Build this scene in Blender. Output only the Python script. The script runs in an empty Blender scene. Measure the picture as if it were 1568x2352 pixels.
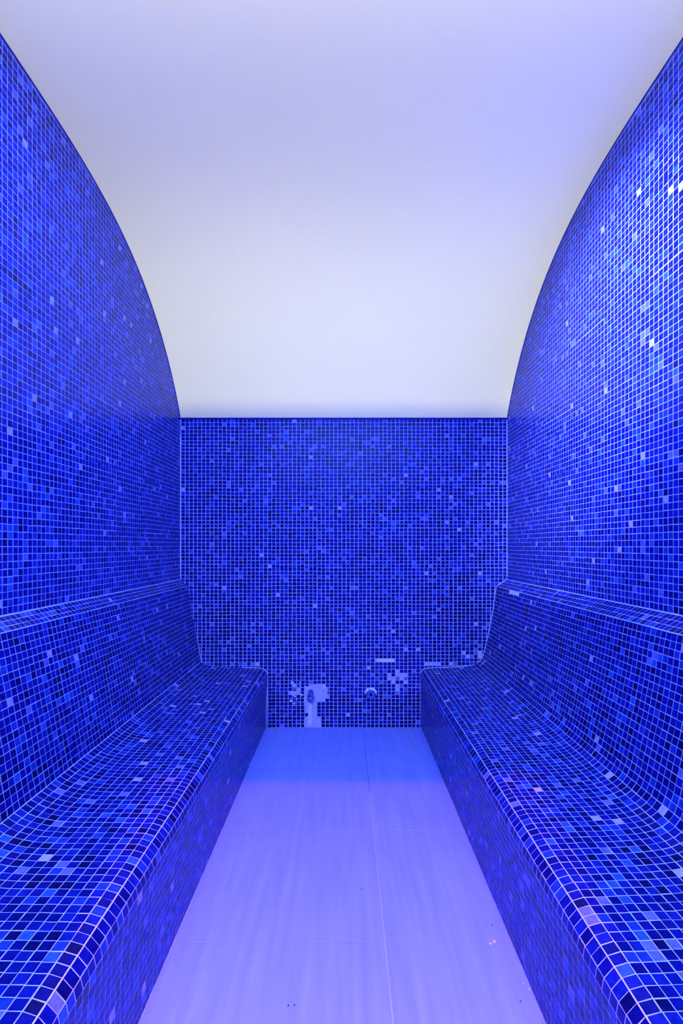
import bpy, math, random
import numpy as np
from mathutils import Vector, Matrix

R = random.Random(11)
NP = np.random.default_rng(5)
scene = bpy.context.scene
C = scene.collection

# ------------------------------------------------------------------ camera
W, H = 1568, 2352
F = 1161.0                    # focal length in pixels
VX, VY = 791.0, 1254.0        # vanishing point of the room's long axis
S = 350.0                     # pixels per metre on the back wall
D = F / S                     # camera to back wall
CZ = (1671 - VY) / S          # camera height
cam = bpy.data.cameras.new('camera')
cam.sensor_fit = 'VERTICAL'
cam.sensor_height = 36.0
cam.lens = 36.0 * F / H
cam.shift_x = -(VX - W / 2) / H
cam.shift_y = (VY - H / 2) / H
cam.clip_start = 0.02
camo = bpy.data.objects.new('camera', cam)
camo.location = (0, 0, CZ)
camo.rotation_euler = (math.pi / 2, 0, 0)
C.objects.link(camo)
scene.camera = camo

# ------------------------------------------------------------------ light
world = bpy.data.worlds.new('world')
scene.world = world
world.use_nodes = True
world.node_tree.nodes['Background'].inputs[0].default_value = (0.35, 0.4, 0.9, 1)
world.node_tree.nodes['Background'].inputs[1].default_value = 0.02
vs = scene.view_settings
vs.view_transform = 'Standard'
vs.look = 'None'
vs.exposure = 0.0
vs.gamma = 1.0
vs.use_curve_mapping = False

TROUGH_W = 515.0              # unseen trough on the front wall, added to brighten the vault
TROUGH_COL = (1.0, 0.98, 0.36)
DOWN_W = 24.0                 # each of two unseen blue lamps added to light floor and benches
DOWN_COL = (0.13, 0.32, 1.0)
SPOT_W = 780.0                 # unseen spotlight added for the glow on the right wall
SPOT_COL = (0.9, 0.85, 1.0)
CORR_W = 1500.0                # lamp in the corridor beyond the doorway
CORR_COL = (1.0, 0.12, 0.20)

def light(name, kind, loc, power, col, parent=None, **kw):
    l = bpy.data.lights.new(name, kind)
    l.energy = power
    l.color = col
    for k, v in kw.items():
        setattr(l, k, v)
    o = bpy.data.objects.new(name, l)
    o.location = loc
    C.objects.link(o)
    if parent:
        o.parent = parent
    return o

# ------------------------------------------------------------------ helpers
def at(x, y):                 # a pixel on the back wall -> (X, Z)
    return ((x - VX) / S, CZ + (VY - y) / S)

def obj(name, verts, faces, mats, parent=None, midx=None, smooth=False):
    me = bpy.data.meshes.new(name)
    me.from_pydata([tuple(v) for v in verts], [], [tuple(f) for f in faces])
    for m in (mats if isinstance(mats, (list, tuple)) else [mats]):
        me.materials.append(m)
    if midx is not None:
        me.polygons.foreach_set('material_index', midx)
    if smooth:
        me.polygons.foreach_set('use_smooth', [True] * len(me.polygons))
    me.update()
    o = bpy.data.objects.new(name, me)
    C.objects.link(o)
    o.parent = parent
    return o

def tag(o, label=None, cat=None, group=None, kind=None):
    for k, v in (('label', label), ('category', cat), ('group', group), ('kind', kind)):
        if v:
            o[k] = v
    return o

def box_vf(x0, x1, y0, y1, z0, z1):
    v = [(x, y, z) for x in (x0, x1) for y in (y0, y1) for z in (z0, z1)]
    f = [(0, 1, 3, 2), (4, 6, 7, 5), (0, 4, 5, 1), (2, 3, 7, 6), (0, 2, 6, 4), (1, 5, 7, 3)]
    return v, f

def join_vf(parts):
    V, Fc = [], []
    for v, f in parts:
        b = len(V)
        V += list(v)
        Fc += [tuple(i + b for i in q) for q in f]
    return V, Fc

def prism_x(profile, x0, x1):          # profile of (y, z), extruded along x
    n = len(profile)
    v = [(x0, y, z) for y, z in profile] + [(x1, y, z) for y, z in profile]
    f = [(i, (i + 1) % n, n + (i + 1) % n, n + i) for i in range(n)]
    f += [tuple(range(n))[::-1], tuple(range(n, 2 * n))]
    return v, f

def prism_y(profile, y0, y1):          # profile of (x, z), extruded along y
    n = len(profile)
    v = [(x, y0, z) for x, z in profile] + [(x, y1, z) for x, z in profile]
    f = [(i, (i + 1) % n, n + (i + 1) % n, n + i) for i in range(n)]
    f += [tuple(range(n))[::-1], tuple(range(n, 2 * n))]
    return v, f

def fix_normals(o):
    import bmesh
    bm = bmesh.new()
    bm.from_mesh(o.data)
    bmesh.ops.recalc_face_normals(bm, faces=bm.faces)
    bm.to_mesh(o.data)
    bm.free()
    return o

def tube_vf(path, radii, seg=16, cap=True):
    V, Fc = [], []
    pts = [Vector(p) for p in path]
    for i, p in enumerate(pts):
        a = pts[max(i - 1, 0)]
        b = pts[min(i + 1, len(pts) - 1)]
        t = (b - a).normalized()
        ref = Vector((1, 0, 0)) if abs(t.x) < 0.9 else Vector((0, 0, 1))
        u = t.cross(ref).normalized()
        w = t.cross(u)
        for k in range(seg):
            an = 2 * math.pi * k / seg
            V.append(p + (u * math.cos(an) + w * math.sin(an)) * radii[i])
    for i in range(len(pts) - 1):
        for k in range(seg):
            k2 = (k + 1) % seg
            Fc.append((i * seg + k, i * seg + k2, (i + 1) * seg + k2, (i + 1) * seg + k))
    if cap:
        Fc.append(tuple(range(seg))[::-1])
        Fc.append(tuple(range((len(pts) - 1) * seg, len(pts) * seg)))
    return V, Fc

def lathe_vf(profile, seg=22, axis=(0, -1, 0), origin=(0, 0, 0)):
    # profile of (distance along axis, radius); open ends are capped
    t = Vector(axis).normalized()
    u = t.cross(Vector((1, 0, 0))).normalized()
    w = t.cross(u)
    o = Vector(origin)
    V, Fc = [], []
    for a, r in profile:
        for k in range(seg):
            an = 2 * math.pi * k / seg
            V.append(o + t * a + (u * math.cos(an) + w * math.sin(an)) * r)
    for i in range(len(profile) - 1):
        for k in range(seg):
            k2 = (k + 1) % seg
            Fc.append((i * seg + k, i * seg + k2, (i + 1) * seg + k2, (i + 1) * seg + k))
    Fc.append(tuple(range(seg))[::-1])
    Fc.append(tuple(range((len(profile) - 1) * seg, len(profile) * seg)))
    return V, Fc

# ------------------------------------------------------------------ materials
def mat(name, col, rough=0.6, spec=0.5, tint=None, noise=None, bump=None, stretch=None, ior=1.5):
    m = bpy.data.materials.new(name)
    m.use_nodes = True
    nt = m.node_tree
    b = nt.nodes['Principled BSDF']
    b.inputs['Roughness'].default_value = rough
    b.inputs['Specular IOR Level'].default_value = spec
    b.inputs['IOR'].default_value = ior
    if tint:
        b.inputs['Specular Tint'].default_value = (*tint, 1)
    b.inputs['Base Color'].default_value = (*col, 1)
    geo = nt.nodes.new('ShaderNodeNewGeometry')
    vec = geo.outputs['Position']
    if stretch:
        mp = nt.nodes.new('ShaderNodeMapping')
        mp.inputs['Scale'].default_value = stretch
        nt.links.new(vec, mp.inputs['Vector'])
        vec = mp.outputs['Vector']
    if noise:
        sc, lo, hi, det = noise
        n = nt.nodes.new('ShaderNodeTexNoise')
        n.inputs['Scale'].default_value = sc
        n.inputs['Detail'].default_value = det
        nt.links.new(vec, n.inputs['Vector'])
        r = nt.nodes.new('ShaderNodeMapRange')
        r.inputs['From Min'].default_value = 0.3
        r.inputs['From Max'].default_value = 0.7
        r.inputs['To Min'].default_value = lo
        r.inputs['To Max'].default_value = hi
        nt.links.new(n.outputs['Fac'], r.inputs['Value'])
        mul = nt.nodes.new('ShaderNodeVectorMath')
        mul.operation = 'SCALE'
        mul.inputs[0].default_value = col
        nt.links.new(r.outputs['Result'], mul.inputs['Scale'])
        nt.links.new(mul.outputs['Vector'], b.inputs['Base Color'])
    if bump:
        sc, strength, dist = bump
        n2 = nt.nodes.new('ShaderNodeTexNoise')
        n2.inputs['Scale'].default_value = sc
        n2.inputs['Detail'].default_value = 3
        nt.links.new(vec, n2.inputs['Vector'])
        bp = nt.nodes.new('ShaderNodeBump')
        bp.inputs['Strength'].default_value = strength
        bp.inputs['Distance'].default_value = dist
        nt.links.new(n2.outputs['Fac'], bp.inputs['Height'])
        nt.links.new(bp.outputs['Normal'], b.inputs['Normal'])
    return m

TINT = (0.1, 0.2, 1.0)
SHADES = [  # colour, weight
    ((0.0015, 0.003, 0.26), 32),
    ((0.001, 0.002, 0.18), 26),
    ((0.002, 0.006, 0.34), 20),
    ((0.001, 0.0015, 0.10), 6),
    ((0.004, 0.018, 0.46), 7),
    ((0.008, 0.040, 0.60), 3),
    ((0.045, 0.065, 0.66), 2.0),
    ((0.170, 0.180, 0.80), 0.6),
    ((0.19, 0.24, 0.85), 0),     # lime-crusted
]
CRUST = len(SHADES) - 1
TILE = [mat('blue_glass_tile_%d' % i, c, 0.24, 0.3, TINT, noise=(70, 0.72, 1.22, 2), bump=(45, 0.12, 0.004), ior=1.32)
        for i, (c, w) in enumerate(SHADES)]
WTS = [w for c, w in SHADES]
WALL_WTS = [34, 14, 30, 1, 12, 4, 2.6, 0.6, 0]      # the side walls are more even
GROUT = mat('pale_grout', (0.17, 0.24, 0.96), 0.85, 0.2, TINT, noise=(9, 0.85, 1.1, 3))
MORTAR = mat('mortar', (0.22, 0.26, 0.90), 0.9, 0.2, TINT, noise=(60, 0.75, 1.15, 4), bump=(120, 0.5, 0.003))
CAULK = mat('caulk', (0.22, 0.33, 0.97), 0.6, 0.3, TINT)
EDGE = mat('dark_edge', (0.002, 0.004, 0.30), 0.5, 0.3, TINT, noise=(30, 0.6, 1.3, 3))
PLASTER = mat('ceiling_plaster', (0.88, 0.88, 0.64), 0.9, 0.1, noise=(1.2, 0.985, 1.01, 2), bump=(3.0, 0.04, 0.01))
STONE = mat('floor_stone', (0.085, 0.145, 0.95), 0.62, 0.3, TINT, noise=(7, 0.86, 1.08, 6), stretch=(6.0, 0.35, 1.0), bump=(60, 0.06, 0.002))
JOINT = mat('floor_joint', (0.03, 0.05, 0.45), 0.9, 0.1, TINT)
LIGHTJOINT = mat('floor_joint_pale', (0.15, 0.21, 0.97), 0.8, 0.1, TINT)
METAL = mat('blue_stained_brass', (0.02, 0.05, 0.55), 0.4, 0.5, TINT, noise=(60, 0.5, 1.4, 3))
DARK = mat('pipe_hole', (0.001, 0.001, 0.04), 0.8, 0.1)
LIME = mat('limescale', (0.33, 0.42, 0.97), 0.95, 0.1, TINT, noise=(80, 0.75, 1.15, 4), bump=(150, 0.6, 0.003))
FIXTURE = mat('lamp_housing', (0.55, 0.55, 0.62), 0.4, 0.5)
SPECK = mat('dark_grit', (0.01, 0.01, 0.10), 0.8, 0.2)
CRUMB = mat('pale_crumb', (0.20, 0.26, 0.97), 0.9, 0.2)

def mosaic_material():                 # the walls behind the camera
    m = mat('far_mosaic', (0.005, 0.012, 0.50), 0.3, 0.35, TINT)
    nt = m.node_tree
    br = nt.nodes.new('ShaderNodeTexBrick')
    br.offset = 0.0
    br.inputs['Color1'].default_value = (0.004, 0.01, 0.50, 1)
    br.inputs['Color2'].default_value = (0.006, 0.03, 0.70, 1)
    br.inputs['Mortar'].default_value = (0.30, 0.39, 0.95, 1)
    br.inputs['Scale'].default_value = 1.0
    br.inputs['Mortar Size'].default_value = 0.0018
    br.inputs['Brick Width'].default_value = 0.026
    br.inputs['Row Height'].default_value = 0.024
    geo = nt.nodes.new('ShaderNodeNewGeometry')
    sep = nt.nodes.new('ShaderNodeSeparateXYZ')
    add = nt.nodes.new('ShaderNodeMath')
    comb = nt.nodes.new('ShaderNodeCombineXYZ')
    nt.links.new(geo.outputs['Position'], sep.inputs[0])
    nt.links.new(sep.outputs[0], add.inputs[0])
    nt.links.new(sep.outputs[1], add.inputs[1])
    nt.links.new(add.outputs[0], comb.inputs[0])
    nt.links.new(sep.outputs[2], comb.inputs[1])
    nt.links.new(comb.outputs[0], br.inputs['Vector'])
    nt.links.new(br.outputs['Color'], nt.nodes['Principled BSDF'].inputs['Base Color'])
    return m
FARMOSAIC = mosaic_material()

# ------------------------------------------------------------------ room dimensions
XL = (414.0 - VX) / S                  # tiled face of the left wall
XR = (1164.5 - VX) / S
YF = -1.30                             # inside of the front wall, behind the camera
ZT = CZ + (VY - 961) / S               # top of the back wall
TH = 0.12                              # wall thickness
ARCH = []                              # from the back wall towards the camera
for _i in range(141):
    _a = math.pi / 2 * (1 - _i / 140)
    _u = math.sin(_a)
    ARCH.append(((0.46 + 0.54 * _u) * D, CZ + (293 + 268 * max(0.0, 1 - _u ** 3.15) ** (1 / 1.1)) / S))
_ay = np.array([a[0] for a in ARCH])[::-1]
_az = np.array([a[1] for a in ARCH])[::-1]
def arch(y):
    return float(np.interp(y, _ay, _az))
ZA = ARCH[-1][1]

# ------------------------------------------------------------------ mosaic machinery
T = 0.0005                             # tile proud of the grout bed
BEV = 0.0003
CAM = np.array([0, 0, CZ])

class Field:
    """tiles of one surface: records (centre, u, v, n, w, h, shade) and cut polygons"""
    def __init__(self, parent, wts=WTS):
        self.parent = parent
        self.wts = wts
        self.rec = []
        self.cut = []
    def add(self, c, u, v, n, w, h, shade=None):
        if shade is None:
            shade = R.choices(range(len(SHADES)), self.wts)[0]
        c, u, v, n = (np.array(q, float) for q in (c, u, v, n))
        c = c + u * R.gauss(0, 0.00035) + v * R.gauss(0, 0.00035)
        a = R.gauss(0, 0.010)
        u, v = u * math.cos(a) + v * math.sin(a), v * math.cos(a) - u * math.sin(a)
        a, b = R.gauss(0, 0.006), R.gauss(0, 0.006)
        n2 = n + u * a + v * b
        n2 /= np.linalg.norm(n2)
        u = u - n2 * np.dot(u, n2); u /= np.linalg.norm(u)
        v = np.cross(n2, u) * (1 if np.dot(np.cross(n2, u), v) > 0 else -1)
        self.rec.append((c, u, v, n2, w, h, shade))
    def add_cut(self, poly, n, shade=None):
        if shade is None:
            shade = R.choices(range(len(SHADES)), self.wts)[0]
        self.cut.append((poly, np.array(n, float), shade))

def template(w, h):                    # 12 corners of a bevelled tile
    out = []
    for z, ins in ((-0.001, 0), (T - BEV, 0), (T, BEV)):
        for sx, sy in ((-1, -1), (1, -1), (1, 1), (-1, 1)):
            out.append((sx * (w / 2 - ins), sy * (h / 2 - ins), z))
    return np.array(out)
TFACES = np.array([(8, 9, 10, 11)] + [(4 + i, 4 + (i + 1) % 4, 8 + (i + 1) % 4, 8 + i) for i in range(4)] +
                  [(i, (i + 1) % 4, 4 + (i + 1) % 4, 4 + i) for i in range(4)])

def score(rec):                        # how large the tile shows in the photograph
    c, u, v, n, w, h, s = rec
    d = c - CAM
    if d[1] < 0.2:
        return 0.0
    px, py = VX + F * d[0] / d[1], VY - F * d[2] / d[1]
    if not (-5 < px < W + 5 and -5 < py < H + 5):
        return 0.0
    return max(0.0, -np.dot(n, d)) / np.linalg.norm(d) * w * h / d[1] ** 2

_tm = {}
def tile_mesh(w, h, shade, flip):
    k = (round(w, 4), round(h, 4), shade, flip)
    if k not in _tm:
        me = bpy.data.meshes.new('tile')
        f = TFACES[:, ::-1] if flip else TFACES
        me.from_pydata([tuple(p) for p in template(w, h)], [], [tuple(int(i) for i in q) for q in f])
        me.materials.append(TILE[shade])
        _tm[k] = me
    return _tm[k]

def build_fields(fields, limit=300):
    """the largest `limit` tiles of one thing become objects, the rest of each field one part"""
    allr = [(score(r), i, j) for i, f in enumerate(fields) for j, r in enumerate(f.rec)]
    allr.sort(reverse=True)
    chosen = set((i, j) for s, i, j in allr[:limit] if s > 0)
    for i, f in enumerate(fields):
        V, Fc, M, base = [], [], [], 0
        for j, (c, u, v, n, w, h, s) in enumerate(f.rec):
            flip = np.dot(np.cross(u, v), n) < 0
            if (i, j) in chosen:
                o = bpy.data.objects.new('tile', tile_mesh(w, h, s, bool(flip)))
                C.objects.link(o)
                o.parent = f.parent
                m = Matrix.Identity(4)
                for k in range(3):
                    m[k][0], m[k][1], m[k][2], m[k][3] = u[k], v[k], n[k], c[k]
                if flip:               # keep the matrix a pure rotation
                    for k in range(3):
                        m[k][1] = -v[k]
                    o.data = tile_mesh(w, h, s, False)
                o.matrix_local = m
                continue
            t = template(w, h)
            V.append(c + t[:, :1] * u + t[:, 1:2] * v + t[:, 2:] * n)
            Fc.append((TFACES[:, ::-1] if flip else TFACES) + base)
            M.append(np.full(len(TFACES), s))
            base += 12
        V = np.concatenate(V) if V else np.zeros((0, 3))
        faces = [tuple(q) for q in np.concatenate(Fc).tolist()] if Fc else []
        M = list(np.concatenate(M)) if M else []
        V = V.tolist()
        for poly, n, s in f.cut:
            k = len(poly)
            b = len(V)
            for p in poly:
                V.append(tuple(np.array(p) - n * 0.001))
            for p in poly:
                V.append(tuple(np.array(p) + n * T))
            nn = np.cross(np.array(poly[1]) - np.array(poly[0]), np.array(poly[2]) - np.array(poly[0]))
            ring = list(range(k)) if np.dot(nn, n) > 0 else list(range(k))[::-1]
            faces.append(tuple(b + k + q for q in ring))
            M.append(s)
            for a in range(k):
                p, q = ring[a], ring[(a + 1) % k]
                faces.append((b + p, b + q, b + k + q, b + k + p))
                M.append(s)
        if faces:
            o = obj('mosaic_field', V, faces, TILE, f.parent, [int(q) for q in M])
            o['kind'] = 'stuff'

# ------------------------------------------------------------------ floor
floor = tag(obj('floor', *box_vf(XL - TH, XR + TH, YF - TH, D + TH, -0.08, -0.0035), JOINT), kind='structure')
XE = (833.5 - VX) / S
seams = [D, 2.722, 2.1176, 1.518, 0.918, 0.318, -0.282, -0.882, YF]
for i in range(len(seams) - 1):
    y1, y0 = seams[i], seams[i + 1]
    for x0, x1 in (((608 - VX) / S, XE), (XE, (970 - VX) / S)):
        g = 0.0012
        b = 0.0004
        zz = R.uniform(-0.00008, 0.00008)
        a0, a1, c0, c1 = x0 + g, x1 - g, y0 + g, y1 - g
        v = [(a0, c0, -0.02), (a1, c0, -0.02), (a1, c1, -0.02), (a0, c1, -0.02),
             (a0, c0, -b + zz), (a1, c0, -b + zz), (a1, c1, -b + zz), (a0, c1, -b + zz),
             (a0 + b, c0 + b, zz), (a1 - b, c0 + b, zz), (a1 - b, c1 - b, zz), (a0 + b, c1 - b, zz)]
        obj('floor_tile', v, TFACES.tolist(), STONE, floor)
v, f = box_vf(XE - 0.0014, XE + 0.0014, 0.0, 2.45, -0.004, 0.0001)
obj('joint_filler', v, f, LIGHTJOINT, floor)

# ------------------------------------------------------------------ ceiling vault
prof_in = [(y, z) for y, z in ARCH] + [(YF - TH, ZA)]
prof = [(D + TH, ARCH[0][1])] + prof_in
outer = [(YF - TH, ZA + 0.10), (1.6, ZA + 0.10), (2.4, ZA + 0.06), (3.0, ARCH[0][1] + 0.62), (D + TH, ARCH[0][1] + 0.35)]
ceiling = obj('ceiling', *prism_x(prof + outer, XL - TH, XR + TH), PLASTER)
fix_normals(ceiling)
tag(ceiling, kind='structure')

# ------------------------------------------------------------------ bench profiles (pixels on the back wall plane)
LB = dict(
    ledge=[(415.2, 1331.5), (431.0, 1345.8)],
    back=[(431.0, 1345.8), (436.5, 1375), (448, 1437), (457, 1490), (462.5, 1519.5)],
    seat=[(462.5, 1519.5), (472, 1525.0), (484, 1529.3), (500, 1532.2), (520, 1533.4), (560, 1533.8), (597, 1534.3)],
    nose=[(597, 1534.3), (606.5, 1537.3), (613.2, 1545.0)],
    face=[(613.2, 1545.0), (615.0, 1553.5), (614.0, 1570), (612.3, 1600), (611, 1671)],
    rows=(3, 21, 14, 2, 15))
RB = dict(
    ledge=[(1163.3, 1331.5), (1139.5, 1346.5)],
    back=[(1139.5, 1346.5), (1137, 1360), (1132, 1401), (1125, 1439), (1117, 1474), (1111, 1500), (1107, 1511)],
    seat=[(1107, 1511), (1103, 1517), (1097, 1522.2), (1088, 1526.5), (1074, 1529.6), (1050, 1531.8), (1015, 1533), (982, 1534.3)],
    nose=[(982, 1534.3), (972.3, 1537.2), (965.6, 1544.8)],
    face=[(965.6, 1544.8), (964.2, 1553), (965.2, 1570), (966, 1600), (967, 1671)],
    rows=(3, 20, 15, 2, 15))
for bd in (LB, RB):
    for k in ('ledge', 'back', 'seat', 'nose', 'face'):
        bd[k] = [at(*p) for p in bd[k]]

def resample(pts, n):
    pts = [np.array(p) for p in pts]
    L = [0]
    for a, b in zip(pts, pts[1:]):
        L.append(L[-1] + np.linalg.norm(b - a))
    t = np.linspace(0, L[-1], n + 1)
    return [np.array((np.interp(q, L, [p[0] for p in pts]), np.interp(q, L, [p[1] for p in pts]))) for q in t]

def inside_poly(x, z, pts):
    c = False
    n = len(pts)
    for i in range(n):
        (x1, z1), (x2, z2) = pts[i], pts[(i + 1) % n]
        if (z1 > z) != (z2 > z) and x < (x2 - x1) * (z - z1) / (z2 - z1) + x1:
            c = not c
    return c

def full_profile(bd, xw):
    p = bd['ledge'] + bd['back'][1:] + bd['seat'][1:] + bd['nose'][1:] + bd['face'][1:]
    return p + [(xw, p[-1][1] - 0.01), (xw, p[0][1])]
LPOLY = full_profile(LB, XL - 0.02)
RPOLY = full_profile(RB, XR + 0.02)

# ------------------------------------------------------------------ back wall
v, f = box_vf(XL - TH, XR + TH, D + T, D + TH, -0.08, ZT + 0.02)
wall_back = tag(obj('wall_back', v, f, GROUT), kind='structure')
cols, rows = 79, 85
x0p, x1p = 415.5, 1163.5
pw = (x1p - x0p) / cols
ph = (1671.0 - 962.5) / rows
MISS = [(697, 1575, 746, 1609), (697, 1609, 727, 1623), (706, 1618, 727, 1671), (697, 1650, 735.5, 1671),
        (697, 1620, 706, 1636), (746, 1577, 755, 1604)]
KEEP = [(697, 1573, 707, 1584), (746, 1583, 755, 1592)]
fb = Field(wall_back)
sheet = {}
def crust_amount(px, py):
    a = math.exp(-(((px - 922) / 15) ** 2 + ((py - 1556) / 17) ** 2))
    a += 0.7 * math.exp(-(((px - 905) / 14) ** 2 + ((py - 1555) / 10) ** 2))
    a += 0.35 * math.exp(-(((px - 683) / 10) ** 2 + ((py - 1590) / 20) ** 2))
    a += 0.6 * math.exp(-(((px - 1088) / 16) ** 2 + ((py - 1495) / 18) ** 2))
    a += 0.45 * math.exp(-((py - 1525) / 5) ** 2) * (1 if 965 < px < 1060 or 560 < px < 612 else 0)
    return a
for r in range(rows):
    for c in range(cols):
        px = x0p + (c + 0.5) * pw
        py = 1671.0 - (r + 0.5) * ph
        X, Z = at(px, py)
        if inside_poly(X, Z + 0.012, LPOLY) and inside_poly(X + 0.014, Z + 0.012, LPOLY):
            continue
        if inside_poly(X, Z + 0.012, RPOLY) and inside_poly(X - 0.014, Z + 0.012, RPOLY):
            continue
        if any(a < px < b and t < py < q for a, t, b, q in MISS) and not any(a < px < b and t < py < q for a, t, b, q in KEEP):
            continue
        if 865 < px < 905 and 1511.5 < py < 1520:
            continue
        if 840 < px < 862 and 1583 < py < 1606:
            continue
        sk = (c // 11, r // 11)
        if sk not in sheet:
            sheet[sk] = (R.gauss(0, 0.0006), R.gauss(0, 0.0006))
        shade = None
        if R.random() < crust_amount(px, py):
            shade = CRUST if R.random() < 0.6 else 6
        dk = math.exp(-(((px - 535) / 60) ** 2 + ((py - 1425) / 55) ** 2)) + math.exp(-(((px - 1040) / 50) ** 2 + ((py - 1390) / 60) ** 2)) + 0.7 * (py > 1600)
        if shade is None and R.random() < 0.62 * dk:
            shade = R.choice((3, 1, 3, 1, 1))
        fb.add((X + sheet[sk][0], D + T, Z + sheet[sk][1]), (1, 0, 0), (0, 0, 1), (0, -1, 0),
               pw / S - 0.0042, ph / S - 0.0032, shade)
build_fields([fb])

# bare mortar where tiles have come off
def mortar_patch(name, cells, depth, parent, material, step=3.0):
    V, Fc, idx = [], [], {}
    def vert(i, j, x, y):
        if (i, j) not in idx:
            X, Z = at(x + R.uniform(-.8, .8), y + R.uniform(-.8, .8))
            idx[(i, j)] = len(V)
            V.append((X, D + T - depth * R.uniform(0.3, 1.0), Z))
        return idx[(i, j)]
    x0 = min(c[0] for c in cells); y0 = min(c[1] for c in cells)
    x1 = max(c[2] for c in cells); y1 = max(c[3] for c in cells)
    nx, ny = int((x1 - x0) / step) + 1, int((y1 - y0) / step) + 1
    inside = lambda x, y: any(a <= x <= b and t <= y <= q for a, t, b, q in cells)
    for i in range(nx):
        for j in range(ny):
            x, y = x0 + i * step, y0 + j * step
            if inside(x + step / 2, y + step / 2):
                Fc.append((vert(i, j, x, y), vert(i, j + 1, x, y + step), vert(i + 1, j + 1, x + step, y + step), vert(i + 1, j, x + step, y)))
    # give it a body: drop the rim back into the wall
    from collections import Counter
    e = Counter()
    for q in Fc:
        for a, b in zip(q, q[1:] + q[:1]):
            e[(a, b)] += 1
    back = {}
    for (a, b) in list(e):
        if (b, a) not in e:
            for k in (a, b):
                if k not in back:
                    back[k] = len(V)
                    V.append((V[k][0], D + 0.012, V[k][2]))
            Fc.append((b, a, back[a], back[b]))
    return obj(name, V, Fc, material, parent, smooth=False)
mortar_patch('mortar_patch', [(698, 1576, 744, 1608), (698, 1608, 727, 1622), (708, 1620, 726, 1670), (699, 1652, 734, 1670), (744, 1580, 753, 1603)],
             0.0022, wall_back, MORTAR)
mortar_patch('mortar_ridge', [(707, 1612, 716, 1668)], 0.005, wall_back, LIME, 2.2)
v, f = box_vf(at(866.5, 0)[0], at(904.5, 0)[0], D - 0.0016, D + 0.01, at(0, 1520.3)[1], at(0, 1512.2)[1])
obj('mortar_filler', v, f, LIME, wall_back)
# limescale splashes on the tiles
for k in range(38):
    if k < 26:
        px, py = R.gauss(682, 9), R.uniform(1566, 1618)
    elif k < 38:
        px, py = R.gauss(748, 7), R.uniform(1574, 1612)
    else:
        px, py = R.gauss(893, 8), R.gauss(1556, 12)
    X, Z = at(px, py)
    n = R.choice((5, 6, 7))
    _s = R.uniform(0.6, 1.5)
    rr = [_s * R.uniform(0.002, 0.0065) for q in range(n)]
    V = [(X + rr[q] * math.cos(q * 6.283 / n), D - 0.0003, Z + 1.2 * rr[q] * math.sin(q * 6.283 / n)) for q in range(n)] + [(X, D - 0.0009, Z)]
    obj('limescale_splash', V, [(q, n, (q + 1) % n) for q in range(n)], LIME, wall_back)

# dark cut strip under the ceiling, corner caulk
v, f = box_vf(XL, XR, D - 0.004, D + 0.01, ZT - 0.007, ZT + 0.004)
obj('edge_strip', v, f, EDGE, wall_back)
def bead(name, pts, rad, parent, m=CAULK):
    path = []
    for i, p in enumerate(pts):
        path.append(p)
    rr = [rad * R.uniform(0.8, 1.25) for p in path]
    o = obj(name, *tube_vf(path, rr, 7), m, parent, smooth=True)
    return fix_normals(o)
bench_beads = []
zz = [at(0, y)[1] for y in range(1003, 1325, 15)] + [at(0, 1328)[1]]
bead('corner_caulk', [(XL + 0.001, D + 0.001, z) for z in zz], 0.0042, wall_back)
zz = [at(0, y)[1] for y in range(972, 1325, 15)] + [at(0, 1328)[1]]
bead('corner_caulk', [(XR - 0.0012, D + 0.001, z) for z in zz], 0.0032, wall_back)
for bd, sgn in ((RB, -1), (LB, 1)):
    p = bd['ledge'] + bd['back'][1:] + bd['seat'][1:] + bd['nose'][1:]
    q = resample(p, 46)
    yb = D - 0.0045
    if sgn == 1:
        bench_beads.append((1, [(a[0], yb, a[1] + 0.002) for a in q[18:27]], 0.0030))
        bench_beads.append((1, [(a[0] + 0.001, yb, a[1] + 0.002) for a in q[38:]] + [(a[0] + 0.002, yb, a[1]) for a in resample(bd['face'], 8)], 0.0026))
    else:
        bench_beads.append((-1, [(a[0] - 0.001, yb, a[1] + 0.001) for a in q], 0.0031))

# ------------------------------------------------------------------ side walls
PY = 0.0257                            # tile pitch along the room
def clip(poly, a, b):                  # keep the part of poly (y, z) below the line a-b
    out = []
    def side(p):
        return (b[0] - a[0]) * (p[1] - a[1]) - (b[1] - a[1]) * (p[0] - a[0])
    for p, q in zip(poly, poly[1:] + poly[:1]):
        sp, sq = side(p), side(q)
        if sp <= 0:
            out.append(p)
        if (sp < 0 < sq) or (sq < 0 < sp):
            t = sp / (sp - sq)
            out.append((p[0] + (q[0] - p[0]) * t, p[1] + (q[1] - p[1]) * t))
    return out

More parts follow.
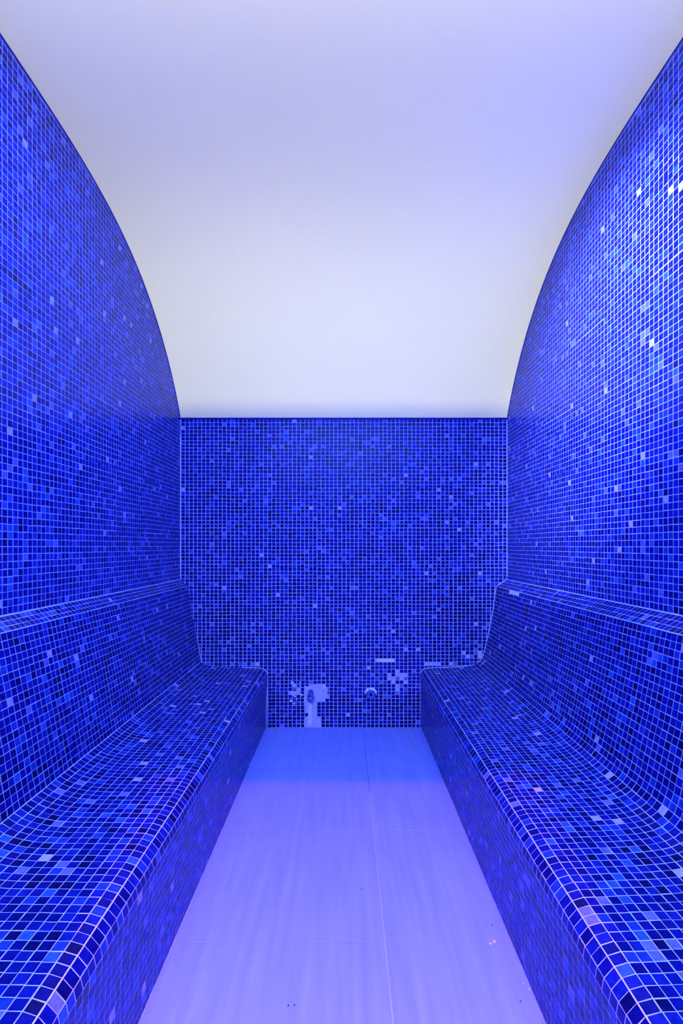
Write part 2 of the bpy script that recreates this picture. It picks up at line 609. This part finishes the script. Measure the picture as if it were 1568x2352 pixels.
def side_wall(name, xf, sg, zlow, gone):
    # sg = +1 when the room lies towards +x of the face
    xg = xf - sg * T                   # grout bed
    ysplit = 0.60
    top = [(y, z + 0.02) for y, z in ARCH if y > ysplit]
    prof = [(D + TH, -0.08), (D + TH, ARCH[0][1] + 0.02)] + top + [(ysplit, ZA + 0.02), (ysplit, -0.08)]
    a = prism_x(prof, xg - sg * TH, xg)
    b = box_vf(min(xg, xg - sg * TH), max(xg, xg - sg * TH), YF - TH, ysplit, -0.08, ZA + 0.02)
    v, f = join_vf([a, b])
    w = obj(name, v, f, [GROUT, FARMOSAIC], None, [0] * len(a[1]) + [1] * 6)
    fix_normals(w)
    tag(w, kind='structure')
    fl = Field(w, WALL_WTS)
    pz = 8.42 / S
    nc = int((D - 0.004 - ysplit) / PY)
    sh = {}
    for c in range(nc):
        ya = D - 0.004 - (c + 1) * PY
        yc = ya + PY / 2
        r = 0
        while True:
            z0 = zlow + 0.002 + r * pz
            lim_a, lim_b = arch(ya) - 0.012, arch(ya + PY) - 0.012
            if z0 > max(lim_a, lim_b) - 0.003:
                break
            g1, g2 = 0.0034 / 2, 0.0028 / 2
            if z0 + pz < min(lim_a, lim_b):
                sk = (c // 12, r // 12)
                if sk not in sh:
                    sh[sk] = (R.gauss(0, 0.0006), R.gauss(0, 0.0006))
                zc = z0 + pz / 2
                px, py = VX + F * xf / yc, VY - F * (zc - CZ) / yc
                hit = any(abs(px - gx) < gw and abs(py - gy) < gh for gx, gy, gw, gh in gone)
                if not hit:
                    fl.add((xg, yc + sh[sk][0], zc + sh[sk][1]), (0, 1, 0), (0, 0, 1), (sg, 0, 0), PY - 2 * g1, pz - 2 * g2)
            else:
                q = [(ya + g1, z0 + g2), (ya + PY - g1, z0 + g2), (ya + PY - g1, z0 + pz - g2), (ya + g1, z0 + pz - g2)]
                q = clip(q, (ya, lim_a), (ya + PY, lim_b))
                if len(q) > 2:
                    fl.add_cut([(xg, y, z) for y, z in q], (sg, 0, 0))
            r += 1
    build_fields([fl])
    # dark cut edge that follows the vault
    pts = [(y, z) for y, z in ARCH if y > ysplit] + [(ysplit, ZA)]
    V, Fc = [], []
    for y, z in pts:
        d = 0.0075 * R.uniform(0.8, 1.25)
        V += [(xg, y, z + 0.004), (xf + sg * 0.0025, y, z + 0.004), (xf + sg * 0.0025, y, z - d), (xg, y, z - d)]
    for i in range(len(pts) - 1):
        for k in range(4):
            Fc.append((4 * i + k, 4 * i + (k + 1) % 4, 4 * i + 4 + (k + 1) % 4, 4 * i + 4 + k))
    Fc += [(0, 1, 2, 3), (4 * len(pts) - 4, 4 * len(pts) - 3, 4 * len(pts) - 2, 4 * len(pts) - 1)]
    fix_normals(obj('edge_strip', V, Fc, EDGE, w))
    return w
wall_left = side_wall('wall_left', XL, 1, LB['ledge'][0][1] + 0.001, [(120, 687, 5, 8)])
wall_right = side_wall('wall_right', XR, -1, RB['ledge'][0][1], [])
# pale plug in the one empty tile bed of the left wall
yc = F * XL / (120 - VX)
zc = CZ + (VY - 687) * yc / F
v, f = box_vf(XL - 0.004, XL + 0.0005, yc - 0.010, yc + 0.010, zc - 0.009, zc + 0.009)
obj('mortar_plug', v, f, CRUMB, wall_left)

# ------------------------------------------------------------------ benches
Y0B = 0.26                             # bench ends here, beside the doorway
def bench(bd, xw, sg, label):
    root = bpy.data.objects.new('mosaic_bench', None)
    root.location = ((bd['face'][-1][0] + xw) / 2, (Y0B + D) / 2, 0)
    C.objects.link(root)
    tag(root, label, 'bench', 'built-in mosaic benches')
    inv = Matrix.Translation(-Vector(root.location))
    rb, rs = bd['rows'][1], bd['rows'][2]
    ledge = resample(bd['ledge'], bd['rows'][0])
    back = resample(bd['back'], rb)
    seat = resample(bd['seat'], rs)
    nose = [np.array(p) for p in bd['nose']]
    face = resample(bd['face'], bd['rows'][4])
    y1 = D - 0.002
    xi = xw
    # bodies: backrest, seat, front panel
    zs = seat[0][1]
    bp = [tuple(p) for p in ledge] + [tuple(p) for p in back[1:]] + [(xi, zs), (xi, ledge[0][1])]
    sp = [tuple(p) for p in seat] + [tuple(p) for p in nose[1:]] + [(nose[-1][0] - sg * 0.06, nose[-1][1]), (nose[-1][0] - sg * 0.06, zs - 0.09), (xi, zs - 0.09), (xi, zs)]
    fp = [tuple(p) for p in face] + [(face[-1][0] - sg * 0.06, 0.0), (nose[-1][0] - sg * 0.06, nose[-1][1])]
    parts = {}
    for nm, pr in (('backrest', bp), ('seat', sp), ('front_panel', fp)):
        o = obj(nm, *prism_y(pr, Y0B, y1), GROUT, root)
        o.matrix_parent_inverse = inv
        parts[nm] = fix_normals(o)
    fields = {k: Field(o) for k, o in parts.items()}
    nc = int((y1 - 0.004 - Y0B) / PY)
    sh = {}
    for key, segs, gap in (('backrest', ledge, 0.0024), ('backrest', back, 0.0024), ('seat', seat, 0.0023),
                           ('seat', nose, 0.0022), ('front_panel', face, 0.0028)):
        for r in range(len(segs) - 1):
            a, b = segs[r], segs[r + 1]
            d = b - a
            L = np.linalg.norm(d)
            t = d / L
            # outward normal: towards the room (the profile runs from wall to aisle)
            if sg > 0:
                n = np.array((-t[1], t[0]))
            else:
                n = np.array((t[1], -t[0]))
            off = R.gauss(0, 0.0004)
            for c in range(nc):
                yc = y1 - 0.004 - (c + 0.5) * PY
                sk = (key, r // 12, c // 12)
                if sk not in sh:
                    sh[sk] = R.gauss(0, 0.0006)
                m = (a + b) / 2
                shade = None
                fields[key].add((m[0], yc + sh[sk] + off, m[1]), (0, 1, 0), (t[0], 0, t[1]), (n[0], 0, n[1]), PY - gap, L - gap, shade)
    build_fields(list(fields.values()))
    return root, parts
bl, pl = bench(LB, XL + 0.003, 1, 'blue mosaic bench with a crease where its straight backrest meets the seat')
br, pr = bench(RB, XR - 0.003, -1, 'blue mosaic bench whose backrest runs down into the seat in a smooth curve')
for sgn, pts, rad in bench_beads:
    bead('bench_caulk', pts, rad, (pl if sgn == 1 else pr)['backrest'])
# grout beads along the arrises
def along(name, p, rad, parent, root, y0=Y0B, y1=D - 0.002):
    n = 40
    o = bead(name, [(p[0] + R.gauss(0, 0.0003), y0 + (y1 - y0) * i / n, p[1] + R.gauss(0, 0.0003)) for i in range(n + 1)], rad, parent)
    return o
for bd, ps, rt in ((LB, pl, bl), (RB, pr, br)):
    along('nosing_joint', bd['nose'][1], 0.0017, ps['seat'], rt)
    along('ledge_joint', bd['ledge'][1], 0.0020, ps['backrest'], rt)
    along('wall_joint', bd['ledge'][0], 0.0022, ps['backrest'], rt)
along('crease_joint', LB['back'][-1], 0.0022, pl['backrest'], bl)
along('floor_joint', LB["face"][-1], 0.0015, pl['front_panel'], bl)
# pale filler in place of a tile on the right backrest
_q = resample(RB['back'], RB['rows'][1])
p0, p1 = _q[0], _q[1]
_t = (p1 - p0) / np.linalg.norm(p1 - p0)
_n = np.array((_t[1], -_t[0]))
quad = [p0 + _t * 0.001 + _n * 0.0014, p1 - _t * 0.001 + _n * 0.0014, p1 - _t * 0.001 - _n * 0.004, p0 + _t * 0.001 - _n * 0.004]
fix_normals(obj('mortar_plug', *prism_y([tuple(a) for a in quad], 0.868 * D, 0.918 * D), LIME, pr['backrest']))

# ------------------------------------------------------------------ pipe ends on the back wall
def empty(name, loc, label, cat, group=None):
    o = bpy.data.objects.new(name, None)
    o.location = loc
    C.objects.link(o)
    return tag(o, label, cat, group)

X, Z = at(714, 1590)
pipe = empty('water_pipe_stub', (X, D, Z), 'short bent pipe end sticking out of bare mortar low on the back wall', 'pipe')
path = [(0, 0.01, 0.006), (0, -0.010, 0.006), (0, -0.020, 0.002), (0, -0.027, -0.010), (0, -0.031, -0.024)]
fix_normals(obj('pipe', *tube_vf(path, [0.016, 0.016, 0.017, 0.017, 0.016], 18), METAL, pipe, smooth=True))
V, Fc = lathe_vf([(-0.014, 0.014), (-0.012, 0.0225), (0.004, 0.0235), (0.007, 0.0215), (0.007, 0.0125), (-0.004, 0.0115)], 24, (0, -1, 0.12), (0, -0.036, -0.026))
fix_normals(obj('collar', V, Fc, METAL, pipe))
V, Fc = lathe_vf([(-0.006, 0.0110), (0.0015, 0.0105), (0.003, 0.008)], 16, (0, -1, 0.12), (0, -0.036, -0.026))
fix_normals(obj('bore', V, Fc, mat('wet_pipe_bore', (0.12, 0.16, 0.8), 0.3, 0.5, TINT), pipe))

X, Z = at(851, 1594)
noz = empty('steam_outlet', (X, D, Z), 'round steam outlet with a limescale crust on top beside the bare mortar', 'outlet')
V, Fc = lathe_vf([(-0.012, 0.034), (0.006, 0.034), (0.02, 0.031), (0.027, 0.024), (0.026, 0.011), (0.012, 0.009)], 26)
fix_normals(obj('flange', V, Fc, METAL, noz, smooth=False))
V, Fc = lathe_vf([(0.0125, 0.0085), (0.0145, 0.0080)], 14)
fix_normals(obj('bore', V, Fc, DARK, noz))
pts, rr = [], []
for i in range(13):
    a = math.radians(-8 + 190 * i / 12)
    pts.append((0.036 * math.cos(a), -0.006 - 0.004 * math.sin(a), 0.036 * math.sin(a)))
    rr.append((0.003 + 0.0075 * math.sin(max(0.0, min(math.pi, a))) ** 0.6) * R.uniform(0.85, 1.2))
fix_normals(obj('limescale_crust', *tube_vf(pts, rr, 9), LIME, noz, smooth=True))

# ------------------------------------------------------------------ crumbs on the floor
def on_floor(px, py):
    y = F * CZ / (py - VY)
    return ((px - VX) * y / F, y)
def pebble(name, px, py, sx, sy, sz, m, label, group, cat='crumb'):
    x, y = on_floor(px, py)
    V, Fc = [], []
    rings = [(0.0, 0.75), (0.45, 1.0), (0.85, 0.6)]
    for hz, k in rings:
        for q in range(7):
            a = q * 6.283 / 7
            j = R.uniform(0.75, 1.15)
            V.append((sx * k * j * math.cos(a), sy * k * j * math.sin(a), sz * hz))
    V.append((0, 0, sz))
    for i in range(2):
        for q in range(7):
            Fc.append((i * 7 + q, i * 7 + (q + 1) % 7, i * 7 + 7 + (q + 1) % 7, i * 7 + 7 + q))
    Fc += [(14 + q, 14 + (q + 1) % 7, 21) for q in range(7)] + [tuple(range(7))[::-1]]
    o = obj(name, V, Fc, m)
    o.location = (x, y, 0.0003)
    return tag(o, label, cat, group)
g1, g2 = 'pale grout crumbs on the floor', 'dark grit on the floor'
l1 = 'pale grout crumb lying on a floor joint by the smoothly curved bench'
pebble('grout_crumb', 1134, 2163, 0.006, 0.008, 0.004, CRUMB, l1, g1)
pebble('grout_crumb', 1126, 2168.5, 0.0045, 0.004, 0.003, CRUMB, l1, g1)
l2 = 'tiny pale grout crumb on the floor at the foot of the bench front'
for px, py in ((1122.5, 2063), (1201, 2260), (1214, 2272)):
    pebble('grout_crumb', px, py, 0.003, 0.003, 0.002, CRUMB, l2, g1)
l3 = 'tiny dark speck of grit on the pale blue floor tiles'
for px, py in ((831.5, 2041), (1128.5, 2126), (662, 2310), (676, 2309), (1195, 2300)):
    pebble('grit_speck', px, py, 0.0022, 0.0035, 0.0015, SPECK, l3, g2, 'grit')

# ------------------------------------------------------------------ front wall with its doorway, behind the camera
DW, DH = 0.20, 2.043
parts = [box_vf(XL, -DW, YF - TH, YF, -0.08, ZA), box_vf(DW, XR, YF - TH, YF, -0.08, ZA), box_vf(-DW, DW, YF - TH, YF, DH, ZA)]
tag(obj('wall_front', *join_vf(parts), FARMOSAIC), kind='structure')

# ------------------------------------------------------------------ lamps, all unseen; all but the corridor lamp are added fill
tr = empty('vault_fill_trough', (0, YF, 2.25), 'unseen uplight trough added above the doorway to brighten the vault', 'lamp')
TROUGH = [(0.0, -0.10), (0.16, -0.08), (0.20, 0.0), (0.192, 0.0), (0.155, -0.07), (0.0, -0.088)]
fix_normals(obj('trough', *prism_x(TROUGH, -1.0, 1.0), FIXTURE, tr))
for sx in (-1.0, 1.0):
    fix_normals(obj('end_cap', *prism_x([(0.0, -0.10), (0.16, -0.08), (0.20, 0.0), (0.0, 0.0)], sx - 0.004, sx + 0.004), FIXTURE, tr))
tl = light('vault_fill_light', 'AREA', (0, 0.10, 0.004), TROUGH_W, TROUGH_COL, tr, shape='RECTANGLE', size=1.85, size_y=0.012)
tl.rotation_euler = (math.pi - math.radians(14), 0, 0)

for sx in (-1, 1):
    dl = empty('blue_fill_lamp', (0.42 * sx, 1.33, ZA), 'unseen round lamp added to give blue light above the %s bench' % ('creased' if sx < 0 else 'smoothly curved'), 'lamp', 'added blue fill lamps')
    fix_normals(obj('bezel', *tube_vf([(0, 0, 0.01), (0, 0, -0.003), (0, 0, -0.005)], [0.09, 0.09, 0.082], 24), FIXTURE, dl))
    light('blue_fill_light', 'AREA', (0, 0, -0.007), DOWN_W, DOWN_COL, dl, shape='DISK', size=0.15)

sp = empty('added_wall_spot', (0.05, 1.12, ZA), 'small unseen spotlight added to brighten the side wall', 'lamp')
tgt = Vector((XR, 2.05, 2.02))
pos = Vector((0.05, 1.12, ZA - 0.02))
dv = (tgt - pos).normalized()
fix_normals(obj('housing', *tube_vf([(0, 0, 0.02), (0, 0, -0.004), (0, 0, -0.006)], [0.05, 0.05, 0.045], 20), FIXTURE, sp))
sl = light('spot', 'SPOT', Vector((0, 0, -0.012)) + dv * 0.01, SPOT_W, SPOT_COL, sp, spot_size=math.radians(54), spot_blend=1.0, shadow_soft_size=0.025)
sl.rotation_euler = dv.to_track_quat('-Z', 'Y').to_euler()

cl = empty('corridor_lamp', (0, -2.6, 2.66), 'round ceiling lamp in the corridor beyond the doorway', 'lamp')
fix_normals(obj('dish', *tube_vf([(0, 0, 0.04), (0, 0, 0.0)], [0.10, 0.14], 20), FIXTURE, cl))
light('glow', 'AREA', (0, 0, -0.01), CORR_W, CORR_COL, cl, shape='DISK', size=0.035)
